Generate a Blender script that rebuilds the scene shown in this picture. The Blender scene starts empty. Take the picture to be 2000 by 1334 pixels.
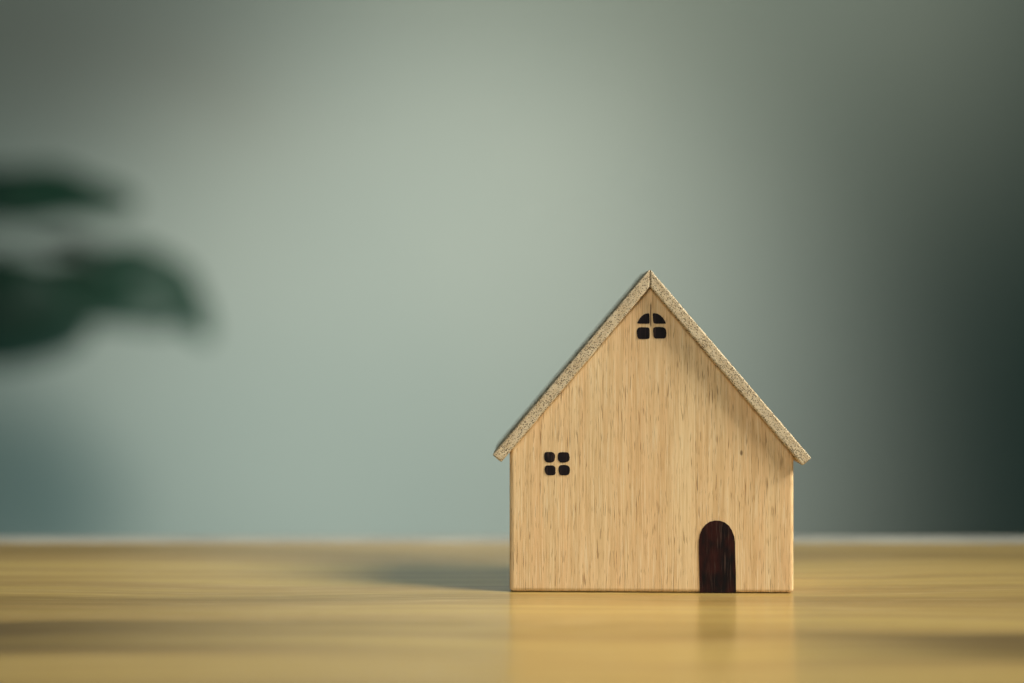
import bpy, bmesh, math, random
from mathutils import Vector, Matrix
R = math.radians
random.seed(4)
sc = bpy.context.scene
COL = sc.collection

# ------------------------------------------------------------------ camera
S = 1/6925.0            # metres per photograph pixel in the plane of the facade
DIST = 0.40             # camera to facade
CAM_Z = 518*S
HZ = 640.0              # horizon row in the photograph
F_PX = DIST/S
cam_d = bpy.data.cameras.new('camera')
cam = bpy.data.objects.new('camera', cam_d); COL.objects.link(cam)
cam.location = (0, -DIST, CAM_Z); cam.rotation_euler = (R(90), 0, 0)
cam_d.sensor_width = 36; cam_d.lens = F_PX*36/2000
cam_d.shift_y = -(667-HZ)/2000
cam_d.clip_start = 0.01; cam_d.clip_end = 50
cam_d.dof.use_dof = True; cam_d.dof.focus_distance = DIST-0.001
cam_d.dof.aperture_fstop = (cam_d.lens)/16.5
cam_d.dof.aperture_blades = 0
sc.camera = cam

# ------------------------------------------------------------------ world, light, exposure
w = bpy.data.worlds.new('World'); sc.world = w; w.use_nodes = True
bg = w.node_tree.nodes['Background']
bg.inputs[0].default_value = (0.28, 0.72, 0.70, 1); bg.inputs[1].default_value = 0.065
sc.view_settings.view_transform = 'Standard'; sc.view_settings.look = 'None'
sc.view_settings.exposure = 0; sc.view_settings.gamma = 1

def spot(name, loc, target, power, color, radius, angle, blend=1.0):
    l = bpy.data.lights.new(name, 'SPOT'); l.energy = power; l.color = color
    l.shadow_soft_size = radius; l.spot_size = R(angle); l.spot_blend = blend
    o = bpy.data.objects.new(name, l); COL.objects.link(o); o.location = loc
    o.rotation_euler = (Vector(target)-Vector(loc)).to_track_quat('-Z', 'Y').to_euler()
    return o
def area(name, loc, target, power, color, sx, sy, spread=180):
    l = bpy.data.lights.new(name, 'AREA'); l.energy = power; l.color = color
    l.shape = 'RECTANGLE'; l.size = sx; l.size_y = sy; l.spread = R(spread)
    o = bpy.data.objects.new(name, l); COL.objects.link(o); o.location = loc
    o.rotation_euler = (Vector(target)-Vector(loc)).to_track_quat('-Z', 'Y').to_euler()
    return o
HX = 272*S                       # facade centre
az, el, kd = R(17), R(41), 0.85
kdir = Vector((math.cos(el)*math.cos(az), -math.cos(el)*math.sin(az), math.sin(el)))
kt = Vector((0.02, 0.0, 0.02))
spot('key_lamp', kt+kdir*kd, kt, 118, (1.0, 0.94, 0.80), 0.20, 26)
area('fill_lamp', (-0.05, -0.62, 0.33), (0.04, 0, 0.03), 0.40, (1.0, 0.985, 0.93), 0.4, 0.25, 90)
spot('wall_patch_fill', (0.12, 0.6, 0.90), (-0.17, 2.4, -0.20), 95, (1.0, 0.975, 0.91), 0.2, 60)  # added spot without a visible fixture, makes the soft bright patch on the wall
spot('upper_wall_fill', (0.2, 0.7, 1.3), (0.34, 2.4, 1.05), 50, (0.98, 1.0, 0.89), 0.2, 68)  # added to lift the top right of the wall, no lamp hangs there
spot('left_wall_fill', (-0.5, 0.8, 1.0), (-0.75, 2.4, 0.65), 19, (1.0, 0.97, 0.90), 0.2, 80)  # added to keep the left of the wall from going dark, no real source
spot('low_wall_fill', (-0.50, 0.9, -0.55), (-0.42, 2.4, -0.28), 30, (0.70, 0.97, 1.0), 0.2, 84)  # added cool spot, tints the lower left wall teal, stands for no fixture

# ------------------------------------------------------------------ helpers
def mesh_obj(name, bm, mat, parent=None, smooth=False):
    bmesh.ops.recalc_face_normals(bm, faces=bm.faces)
    me = bpy.data.meshes.new(name); bm.to_mesh(me); bm.free()
    if mat: me.materials.append(mat)
    for p in me.polygons: p.use_smooth = smooth
    o = bpy.data.objects.new(name, me); COL.objects.link(o)
    if parent: o.parent = parent
    return o
def thing(name, label, cat, loc=(0, 0, 0), rz=0, group=None):
    o = bpy.data.objects.new(name, None); COL.objects.link(o)
    o.empty_display_size = 0.02
    o.location = loc; o.rotation_euler = (0, 0, rz); o['label'] = label; o['category'] = cat
    if group: o['group'] = group
    return o
def prism(pts, y0, y1, bm=None):
    """outline in x,z extruded from y0 (front) to y1"""
    bm = bm or bmesh.new()
    a = [bm.verts.new((x, y0, z)) for x, z in pts]
    b = [bm.verts.new((x, y1, z)) for x, z in pts]
    bm.faces.new(a); bm.faces.new(b[::-1])
    n = len(pts)
    for i in range(n):
        bm.faces.new((a[i], b[i], b[(i+1) % n], a[(i+1) % n]))
    bmesh.ops.recalc_face_normals(bm, faces=bm.faces)
    return bm
def box(bm, x0, x1, y0, y1, z0, z1):
    return prism([(x0, z0), (x1, z0), (x1, z1), (x0, z1)], y0, y1, bm)
def bevel(bm, w_, seg=3, ang=25):
    es = [e for e in bm.edges if len(e.link_faces) == 2 and e.calc_face_angle(0) > R(ang)]
    bmesh.ops.bevel(bm, geom=es, offset=w_, segments=seg, profile=0.5, affect='EDGES')
def hl(px, py, fwd=0.0):
    """photograph pixel on the plane fwd metres in front of the facade -> house-local x, z"""
    k = (DIST-fwd)/DIST
    return ((px-1000)*k*S - HX, CAM_Z - (py-HZ)*k*S)

# ------------------------------------------------------------------ materials
class M:
    def __init__(s, name):
        s.m = bpy.data.materials.new(name); s.m.use_nodes = True
        s.t = s.m.node_tree; s.b = s.t.nodes['Principled BSDF']
        s.co = s.n('ShaderNodeTexCoord').outputs['Object']
    def n(s, k, **kw):
        nd = s.t.nodes.new(k)
        for a, v in kw.items(): setattr(nd, a, v)
        return nd
    def set(s, inp, v):
        if hasattr(v, 'links') or hasattr(v, 'is_linked'): s.t.links.new(v, inp)
        else: inp.default_value = v
    def mapp(s, scale, vec=None, rot=(0, 0, 0)):
        nd = s.n('ShaderNodeMapping'); s.set(nd.inputs[0], vec or s.co)
        nd.inputs['Scale'].default_value = scale; nd.inputs['Rotation'].default_value = rot
        return nd.outputs[0]
    def noise(s, vec, scale=1, detail=2, rough=0.5, dist=0, out='Fac'):
        nd = s.n('ShaderNodeTexNoise'); s.set(nd.inputs['Vector'], vec)
        nd.inputs['Scale'].default_value = scale; nd.inputs['Detail'].default_value = detail
        nd.inputs['Roughness'].default_value = rough; nd.inputs['Distortion'].default_value = dist
        return nd.outputs[out]
    def voro(s, vec, scale=1, feat='F1', out='Distance'):
        nd = s.n('ShaderNodeTexVoronoi', feature=feat); s.set(nd.inputs['Vector'], vec)
        nd.inputs['Scale'].default_value = scale
        return nd.outputs[out]
    def rng(s, v, a, b, c=0, d=1, smooth=True):
        nd = s.n('ShaderNodeMapRange', interpolation_type='SMOOTHSTEP' if smooth else 'LINEAR')
        s.set(nd.inputs[0], v)
        for i, q in enumerate((a, b, c, d)): nd.inputs[i+1].default_value = q
        return nd.outputs[0]
    def math(s, op, a, b=0.0):
        nd = s.n('ShaderNodeMath', operation=op); s.set(nd.inputs[0], a); s.set(nd.inputs[1], b)
        return nd.outputs[0]
    def mix(s, f, a, b, mode='MIX'):
        nd = s.n('ShaderNodeMix', data_type='RGBA', blend_type=mode)
        s.set(nd.inputs[0], f)
        for i, q in ((6, a), (7, b)):
            if isinstance(q, tuple): q = (*q, 1) if len(q) == 3 else q
            s.set(nd.inputs[i], q)
        return nd.outputs[2]
    def vadd(s, a, b, op='ADD'):
        nd = s.n('ShaderNodeVectorMath', operation=op); s.set(nd.inputs[0], a); s.set(nd.inputs[1], b)
        return nd.outputs[0]
    def comb(s, x, y, z):
        nd = s.n('ShaderNodeCombineXYZ')
        for i, q in enumerate((x, y, z)): s.set(nd.inputs[i], q)
        return nd.outputs[0]
    def sep(s, v):
        nd = s.n('ShaderNodeSeparateXYZ'); s.set(nd.inputs[0], v); return nd.outputs
    def bump(s, h, dist, strength=1.0):
        nd = s.n('ShaderNodeBump'); s.set(nd.inputs['Height'], h)
        nd.inputs['Distance'].default_value = dist; nd.inputs['Strength'].default_value = strength
        s.t.links.new(nd.outputs[0], s.b.inputs['Normal'])
    def fin(s, col, rough=0.5, spec=0.5, **kw):
        if isinstance(col, tuple): col = (*col, 1)
        s.set(s.b.inputs['Base Color'], col); s.set(s.b.inputs['Roughness'], rough)
        s.set(s.b.inputs['Specular IOR Level'], spec)
        for k, v in kw.items(): s.set(s.b.inputs[k.replace('_', ' ')], v)
        return s.m

def oak_material():
    m = M('oak facade wood')
    # slight sideways wander of the fibres
    wob = m.noise(m.mapp((90, 90, 35)), 1, 2, out='Fac')
    wob = m.math('MULTIPLY', m.math('SUBTRACT', wob, 0.5), 0.0011)
    co = m.vadd(m.co, m.comb(wob, 0.0, 0.0))
    broad = m.noise(m.mapp((170, 60, 7), co), 1, 3)
    mid = m.noise(m.mapp((650, 200, 16), co), 1, 3, 0.6)
    fine = m.noise(m.mapp((3100, 900, 60), co), 1, 3, 0.65)
    col = m.mix(m.rng(broad, 0.32, 0.68), (0.75, 0.50, 0.26), (0.79, 0.59, 0.335))
    col = m.mix(m.rng(mid, 0.35, 0.65, 0, 0.45), col, (0.54, 0.335, 0.145))
    col = m.mix(m.rng(fine, 0.50, 0.68, 0, 0.65), col, (0.80, 0.67, 0.44))
    col = m.mix(m.rng(fine, 0.50, 0.32, 0, 0.45), col, (0.46, 0.28, 0.12))
    # pores: short dark dashes along the fibre, in loose clusters
    p1 = m.noise(m.mapp((3000, 500, 150), co), 1, 1)
    p2 = m.noise(m.mapp((3800, 600, 240), m.vadd(co, m.comb(0.3, 0.1, 0.2))), 1, 1)
    gate = m.rng(m.noise(m.mapp((260, 100, 45), co), 1, 2), 0.34, 0.58)
    f1 = m.math('MULTIPLY', m.rng(p1, 0.61, 0.70), gate)
    f2 = m.math('MULTIPLY', m.rng(p2, 0.61, 0.72), 0.65)
    pores = m.math('MAXIMUM', f1, f2)
    col = m.mix(m.math('MULTIPLY', pores, 0.7), col, (0.24, 0.11, 0.035))
    # the split that runs down to the attic window, and one pin knot
    X, Y, Z = m.sep(m.co)[:3]
    cx, cz = hl(1271, 616); kx, kz = hl(1447, 885)
    line = m.rng(m.math('ABSOLUTE', m.math('SUBTRACT', X, cx)), 0.00009, 0.00026, 1, 0)
    seg = m.rng(m.math('ABSOLUTE', m.math('SUBTRACT', Z, cz)), 0.0026, 0.0038, 1, 0)
    crack = m.math('MULTIPLY', line, seg)
    kn = m.n('ShaderNodeVectorMath', operation='DISTANCE')
    m.set(kn.inputs[0], m.mapp((1, 0, 0.55))); kn.inputs[1].default_value = (kx, 0, kz*0.55)
    knot = m.rng(kn.outputs['Value'], 0.0002, 0.00055, 0.85, 0)
    mark = m.math('MAXIMUM', crack, knot)
    col = m.mix(m.math('MULTIPLY', mark, 0.85), col, (0.10, 0.05, 0.02))
    h = m.math('SUBTRACT', m.math('ADD', m.math('MULTIPLY', fine, 0.6), m.math('MULTIPLY', mid, 0.25)),
               m.math('MAXIMUM', pores, mark))
    m.bump(h, 0.00012, 0.8)
    return m.fin(col, 0.62, 0.3)

def roof_material(name, tilt):
    m = M(name)
    # fibres run front to back: dots on the end grain, streaks on the slope
    co = m.mapp((1, 1, 1), None, (0, tilt, 0))
    broad = m.noise(m.mapp((240, 12, 500), co), 1, 2)
    v = m.mapp((2000, 45, 2700), co)
    v = m.vadd(v, m.noise(m.mapp((500, 20, 500), co), 1, 2, out='Color'))
    d = m.voro(v, 1); c = m.sep(m.voro(v, 1, out='Color'))[0]
    holes = m.math('MULTIPLY', m.rng(d, 0.22, 0.46, 1, 0), m.rng(c, 0.05, 0.25))
    v2 = m.mapp((3300, 90, 4200), co)
    d2 = m.voro(v2, 1)
    tiny = m.math('MULTIPLY', m.rng(d2, 0.12, 0.36, 1, 0), 0.6)
    allh = m.math('MAXIMUM', holes, tiny)
    fine = m.noise(m.mapp((3000, 80, 3000), co), 1, 2)
    col = m.mix(m.rng(broad, 0.35, 0.65), (0.58, 0.45, 0.28), (0.68, 0.56, 0.38))
    col = m.mix(m.rng(fine, 0.45, 0.7, 0, 0.6), col, (0.72, 0.64, 0.48))
    col = m.mix(m.math('MULTIPLY', allh, 0.95), col, (0.11, 0.07, 0.04))
    m.bump(m.math('SUBTRACT', m.math('MULTIPLY', fine, 0.4), allh), 0.00025, 0.9)
    return m.fin(col, 0.75, 0.25)

def stain_material(name, red):
    m = M(name)
    g = m.noise(m.mapp((2200, 600, 90)), 1, 3, 0.6)
    big = m.noise(m.mapp((260, 100, 130)), 1, 2)
    col = m.mix(m.rng(big, 0.35, 0.65), (0.006, 0.005, 0.006), red)
    col = m.mix(m.rng(g, 0.54, 0.68, 0, 0.7), col, (0.075, 0.045, 0.036))
    m.bump(g, 0.00012, 0.8)
    return m.fin(col, 0.5, 0.10)

def table_material():
    m = M('lacquered table wood')
    wob = m.math('MULTIPLY', m.math('SUBTRACT', m.noise(m.mapp((5, 14, 1)), 1, 2), 0.5), 0.030)
    co = m.vadd(m.co, m.comb(0.0, wob, 0.0))
    broad = m.noise(m.mapp((1.6, 38, 1), co), 1, 3, 0.55)
    mid = m.noise(m.mapp((4, 190, 1), co), 1, 3, 0.6)
    fine = m.noise(m.mapp((30, 1500, 1), co), 1, 3, 0.6)
    pore = m.noise(m.mapp((160, 3200, 1), co), 1, 1)
    col = m.mix(m.rng(broad, 0.34, 0.60), (0.25, 0.162, 0.042), (0.50, 0.355, 0.108))
    col = m.mix(m.rng(mid, 0.40, 0.62, 0.0, 0.7), col, (0.34, 0.215, 0.07))
    col = m.mix(m.rng(fine, 0.52, 0.70, 0, 0.5), col, (0.66, 0.50, 0.24))
    col = m.mix(m.rng(pore, 0.62, 0.74, 0, 0.35), col, (0.20, 0.11, 0.035))
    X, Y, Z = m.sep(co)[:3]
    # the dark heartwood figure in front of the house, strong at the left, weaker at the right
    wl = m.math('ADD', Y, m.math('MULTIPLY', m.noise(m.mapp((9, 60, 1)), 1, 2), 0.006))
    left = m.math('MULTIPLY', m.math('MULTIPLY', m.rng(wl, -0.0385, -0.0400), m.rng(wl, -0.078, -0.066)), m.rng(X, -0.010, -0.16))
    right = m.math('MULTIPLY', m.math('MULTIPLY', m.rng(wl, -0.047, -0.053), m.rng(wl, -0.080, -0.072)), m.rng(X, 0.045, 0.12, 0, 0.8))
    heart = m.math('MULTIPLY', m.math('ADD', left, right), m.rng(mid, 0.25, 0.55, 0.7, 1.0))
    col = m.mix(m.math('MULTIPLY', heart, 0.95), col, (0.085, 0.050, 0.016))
    m.bump(m.math('ADD', m.math('MULTIPLY', mid, 0.5), m.math('MULTIPLY', fine, 0.2)), 0.00004, 0.5)
    return m.fin(col, 0.45, 0.3, Coat_Weight=0.7, Coat_Roughness=0.21, Coat_IOR=1.5)

def wall_material():
    m = M('painted plaster wall')
    n = m.noise(m.co, 1.3, 3)
    col = m.mix(m.rng(n, 0.3, 0.7), (0.46, 0.50, 0.44), (0.50, 0.53, 0.46))
    m.bump(m.noise(m.co, 220, 3), 0.0008, 0.5)
    return m.fin(col, 0.85, 0.2)

def leaf_material():
    m = M('dark green leaf')
    n = m.noise(m.co, 26, 3)
    col = m.mix(m.rng(n, 0.35, 0.65), (0.009, 0.042, 0.024), (0.016, 0.065, 0.036))
    return m.fin(col, 0.5, 0.4)
def plain(name, c1, c2, scale, rough, spec=0.4):
    m = M(name); n = m.noise(m.co, scale, 4)
    m.bump(n, 0.0005, 0.4)
    return m.fin(m.mix(m.rng(n, 0.35, 0.65), c1, c2), rough, spec)

OAK = oak_material()
ROOF_L = roof_material('end grain roof wood left slope', R(49.7))
ROOF_R = roof_material('end grain roof wood right slope', R(-49.7))
STAIN = stain_material('black painted window', (0.014, 0.010, 0.012))
DOOR = stain_material('dark brown painted door', (0.030, 0.008, 0.007))
TABLE = table_material()
EDGE = plain('pale edge banding', (0.34, 0.34, 0.31), (0.40, 0.40, 0.36), 40, 0.5)
WALL = wall_material()
LEAF = leaf_material()
STEM = plain('plant stem', (0.03, 0.05, 0.02), (0.05, 0.07, 0.03), 60, 0.6)
POT = plain('dark glazed pot', (0.02, 0.025, 0.025), (0.035, 0.04, 0.04), 30, 0.4)
SOIL = plain('potting soil', (0.02, 0.014, 0.01), (0.05, 0.035, 0.02), 120, 0.95)
FLOOR = plain('grey floor', (0.16, 0.16, 0.15), (0.20, 0.20, 0.18), 6, 0.6)

# ------------------------------------------------------------------ the setting
WALL_Y, FLOOR_Z = 2.4, -0.72
bm = bmesh.new(); box(bm, -3.2, 3.2, WALL_Y, WALL_Y+0.12, FLOOR_Z, 2.3)
o = mesh_obj('wall', bm, WALL); o['kind'] = 'structure'
bm = bmesh.new(); box(bm, -3.2, 3.2, -1.6, WALL_Y-0.001, FLOOR_Z-0.1, FLOOR_Z)
o = mesh_obj('floor', bm, FLOOR); o['kind'] = 'structure'

# ------------------------------------------------------------------ table
T_BACK = DIST*0 + (CAM_Z*F_PX/(1060-HZ)) - DIST          # far border of the wood
table = thing('table', 'honey coloured lacquered wooden table the toy house stands on, with pale far edge', 'table', (0, 0, FLOOR_Z))
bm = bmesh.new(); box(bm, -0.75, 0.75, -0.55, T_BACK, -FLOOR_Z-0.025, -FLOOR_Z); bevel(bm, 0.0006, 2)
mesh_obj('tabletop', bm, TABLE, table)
bm = bmesh.new(); box(bm, -0.75, 0.75, T_BACK+0.0002, T_BACK+0.016, -FLOOR_Z-0.026, -FLOOR_Z+0.0004); bevel(bm, 0.003, 3)
mesh_obj('edge_strip', bm, EDGE, table, True)
for sx in (-0.70, 0.70):
    for sy in (-0.50, T_BACK-0.04):
        bm = bmesh.new(); box(bm, sx-0.02, sx+0.02, sy-0.02, sy+0.02, 0, -FLOOR_Z-0.026); bevel(bm, 0.003, 2)
        mesh_obj('leg', bm, EDGE, table)

# ------------------------------------------------------------------ toy house
ROT = R(-1.6)
house = thing('toy_house', 'small pale wooden toy house with painted windows and arched door standing on the table',
              'toy house', (HX, 0, 0.0001), ROT)
BODY_D = 0.030
xl, zl = hl(995, 876); xr, zr = hl(1549, 884); xa, za = hl(1271, 558)
xr = hl(1549.5, 0)[0]
bm = prism([(xl, 0), (xr, 0), (xr, zr), (xa, za), (xl, zl)], 0, BODY_D)
bevel(bm, 0.0012, 5)
mesh_obj('wall', bm, OAK, house, False)
for p in house.children[0].data.polygons:
    p.use_smooth = p.area < 0.00006

FW = 0.0021      # how far the roof boards stand in front of the facade
A_out = hl(1270, 526, FW); A_in = hl(1270, 561.5, FW)
GAP = 0.00004
def roof(name, side, eave_px, mat, label):
    E = Vector(hl(*eave_px, FW)); A = Vector(A_out); Ai = Vector(A_in)
    d = (E-A).normalized()
    nrm = Vector((d.y, -d.x)) if side > 0 else Vector((-d.y, d.x))       # inward
    th = abs((Ai-A).dot(nrm))
    E2 = E + nrm*th
    pts = [A+Vector((side*GAP, 0)), E, E2, Ai+Vector((side*GAP, 0))]
    # a few stations along the slope so the board is very slightly uneven
    bm = prism([tuple(p) for p in pts], -FW, BODY_D+FW)
    bevel(bm, 0.0005, 4)
    o = mesh_obj(name, bm, mat, house)
    for p in o.data.polygons: p.use_smooth = p.area < 0.00002
    o['label'] = label
    return o
roof('roof_panel', -1, (961.5, 890), ROOF_L, 'left roof slope, shaded, speckled end grain facing forward')
roof('roof_panel', 1, (1584, 895), ROOF_R, 'right roof slope, lit, speckled end grain facing forward')

def plate(name, px_pts, mat, parent, proud=0.00010, smooth_n=3, close=True):
    """a flat painted area, rounded outline through the given photograph pixels"""
    pts = [Vector(hl(x, y)) for x, y in px_pts]
    for _ in range(smooth_n):                 # Chaikin corner cutting
        q = []
        for i in range(len(pts)):
            a, b = pts[i], pts[(i+1) % len(pts)]
            q += [a*0.75+b*0.25, a*0.25+b*0.75]
        pts = q
    rr = random.Random(len(px_pts)*7+int(px_pts[0][0]))
    pts = [p+Vector((rr.uniform(-1, 1), rr.uniform(-1, 1)))*0.00003 for p in pts]
    bm = prism([tuple(p) for p in pts], -proud, 0.0004)
    return mesh_obj(name, bm, mat, parent)
def window(label, panes, at):
    wdw = bpy.data.objects.new('window', None); COL.objects.link(wdw); wdw.parent = house
    wdw.empty_display_size = 0.005; wdw['label'] = label
    for p in panes: plate('pane', p, STAIN, wdw)
window('small square window of four black painted panes', [
    [(1063, 889), (1064, 884.5), (1071, 883.5), (1080, 884), (1083.8, 888), (1084.3, 896), (1082.5, 902.5), (1076, 904.8), (1068, 904.6), (1064, 901), (1062.7, 895)],
    [(1089.4, 890), (1091, 885), (1098, 884), (1109, 884.3), (1112, 888), (1113, 896), (1112, 901.5), (1104, 904.5), (1095, 905), (1090.5, 901), (1089.3, 896)],
    [(1064, 914), (1066, 910.5), (1072, 910), (1081, 910.4), (1084.6, 913), (1085.4, 920), (1085, 928.5), (1079, 929.5), (1069, 929.4), (1065.5, 926), (1063.7, 920)],
    [(1091, 914), (1093, 910.3), (1100, 908.6), (1109, 910), (1113, 913.5), (1113.6, 920), (1112, 928), (1105, 929.6), (1094, 929.4), (1092, 926), (1090.7, 920)],
], None)
window('arched attic window of four black painted panes under the ridge', [
    [(1245, 632.6), (1244.5, 631), (1247, 626.5), (1252, 619), (1259, 613.8), (1266, 612.3), (1268.6, 613), (1268.8, 622), (1268.8, 632.4), (1267, 633.2), (1255, 633)],
    [(1274.6, 614), (1275.2, 612.5), (1281, 612.3), (1288, 615), (1295, 621.5), (1299, 628), (1300.6, 632), (1299.5, 633.2), (1288, 633), (1276.8, 633), (1275, 626)],
    [(1244, 644), (1247, 640.4), (1253, 639.8), (1264, 640), (1268.6, 641), (1269, 650), (1268.9, 662), (1263, 662.8), (1249, 663), (1245.4, 661), (1243.4, 652)],
    [(1275, 643), (1278, 639.6), (1287, 639), (1297, 640), (1300.8, 644), (1301.8, 652), (1300.6, 660), (1297, 662), (1285, 661.6), (1278, 662), (1276, 655)],
], None)
# arched door reaching the table
dp = [(1366.5, 1157.6)]
dp += [(1365.2, 1110), (1364.2, 1070)]
arc = [(1364.6, 1056), (1366.5, 1044), (1371, 1033), (1378, 1024.5), (1386, 1019), (1396, 1016.8), (1406, 1017.2), (1415, 1020.4), (1423, 1026.6), (1429, 1036), (1433.5, 1048), (1435, 1060)]
dp += arc + [(1435.6, 1090), (1436.6, 1120), (1437, 1158.4)]
bm = prism([(hl(x, y)[0], max(0.0001, hl(x, y)[1])) for x, y in dp], -0.00012, 0.0004)
o = mesh_obj('door', bm, DOOR, house); o['label'] = 'dark brown arched door'

# ------------------------------------------------------------------ plant beyond the table, at the left
PD = 2.1                                    # distance from the camera
def pt(px, py, dd=0.0):
    k = (PD+dd)/F_PX
    return Vector(((px-1000)*k, PD+dd-DIST, CAM_Z-(py-HZ)*k))
base = pt(-330, 700); base.z = FLOOR_Z
plant = thing('potted_plant', 'dark green broad leaved plant, blurred, at the left edge before the wall', 'plant', base)
def lathe(prof, seg=40):
    bm = bmesh.new(); rings = []
    for r_, z in prof:
        rings.append([bm.verts.new((r_*math.cos(2*math.pi*i/seg), r_*math.sin(2*math.pi*i/seg), z)) for i in range(seg)])
    for a, b in zip(rings, rings[1:]):
        for i in range(seg): bm.faces.new((a[i], a[(i+1) % seg], b[(i+1) % seg], b[i]))
    bm.faces.new(rings[0][::-1]); bm.faces.new(rings[-1])
    return bm
mesh_obj('pot', lathe([(0.09, 0), (0.10, 0.01), (0.13, 0.24), (0.135, 0.25), (0.12, 0.25), (0.115, 0.22)]), POT, plant, True)
mesh_obj('soil', lathe([(0.10, 0.20), (0.116, 0.225), (0.05, 0.232)]), SOIL, plant, True)
def tube(pts, r0, r1, seg=8):
    bm = bmesh.new(); rings = []
    for i, p in enumerate(pts):
        t = (pts[min(i+1, len(pts)-1)]-pts[max(i-1, 0)]).normalized()
        u = t.cross(Vector((0, 1, 0.01))).normalized(); v = t.cross(u)
        r_ = r0+(r1-r0)*i/(len(pts)-1)
        rings.append([bm.verts.new(p+(u*math.cos(2*math.pi*k/seg)+v*math.sin(2*math.pi*k/seg))*r_) for k in range(seg)])
    for a, b in zip(rings, rings[1:]):
        for k in range(seg): bm.faces.new((a[k], a[(k+1) % seg], b[(k+1) % seg], b[k]))
    bm.faces.new(rings[0][::-1]); bm.faces.new(rings[-1])
    return bm
def bez(a, b, c, n=12):
    return [a*(1-t)**2+b*2*t*(1-t)+c*t*t for t in [i/n for i in range(n+1)]]
hub = pt(-300, 640)
mesh_obj('stem', tube([p-base for p in bez(base+Vector((0, 0, 0.22)), base+Vector((0.02, 0, 0.5)), hub, 14)], 0.009, 0.006), STEM, plant, True)
def leaf(a, b, c, width, face, droop=0.15, stalk=True):
    """a, b, c: bezier of the midrib in world space; face: blade normal direction"""
    ctr = bez(a, b, c, 18); bm = bmesh.new(); rows = []
    for i, p in enumerate(ctr):
        t = i/18
        tan = (ctr[min(i+1, 18)]-ctr[max(i-1, 0)]).normalized()
        side = tan.cross(face).normalized(); up = side.cross(tan).normalized()
        wd = width*0.5*(math.sin(math.pi*min(1, t*0.94+0.03))**0.75)*(1.12-0.25*t)
        row = []
        for k in range(-3, 4):
            s = k/3
            row.append(bm.verts.new(p-base+side*wd*s-up*(abs(s)**1.4)*wd*droop+up*0.004*math.sin(t*17+s*2)))
        rows.append(row)
    for r1_, r2_ in zip(rows, rows[1:]):
        for k in range(6): bm.faces.new((r1_[k], r1_[k+1], r2_[k+1], r2_[k]))
    bmesh.ops.recalc_face_normals(bm, faces=bm.faces)
    bmesh.ops.solidify(bm, geom=bm.faces[:], thickness=0.0007)
    lf = mesh_obj('leaf', bm, LEAF, plant, True)
    if stalk:
        j = hub+(a-hub)*0.0
        bm = tube([p-base for p in bez(j, (j+a)/2+Vector((0, 0, 0.03)), a+(b-a)*0.08, 10)], 0.003, 0.002, 6)
        mesh_obj('stalk', bm, STEM, lf, True)
U = Vector((0.1, -0.45, 0.9)); Fr = Vector((0.15, -1, 0.25))
leaf(pt(-190, 380), pt(60, 345), pt(265, 400), 0.135, Vector((0.0, -0.70, 0.72)))
leaf(pt(-80, 600, .02), pt(150, 500, .02), pt(335, 640, .02), 0.12, Vector((0.1, -0.75, 0.6)))
leaf(pt(60, 470, .15), pt(220, 470, .15), pt(330, 560, .15), 0.05, Vector((0.1, -0.6, 0.8)))
leaf(pt(-190, 380, .08), pt(-20, 400, .08), pt(70, 430, .08), 0.06, Vector((0.0, -0.7, 0.7)))
leaf(pt(175, 500, .05), pt(330, 500, .05), pt(405, 665, .05), 0.10, Vector((0.25, -0.8, 0.6)))
leaf(pt(-60, 560, .12), pt(140, 560, .12), pt(345, 625, .12), 0.13, Vector((0.1, -0.6, 0.8)))
leaf(pt(-200, 560, -.05), pt(40, 600, -.05), pt(170, 655, -.05), 0.17, Fr)
leaf(pt(-220, 640, -.1), pt(-60, 600, -.1), pt(70, 690, -.1), 0.11, Fr)
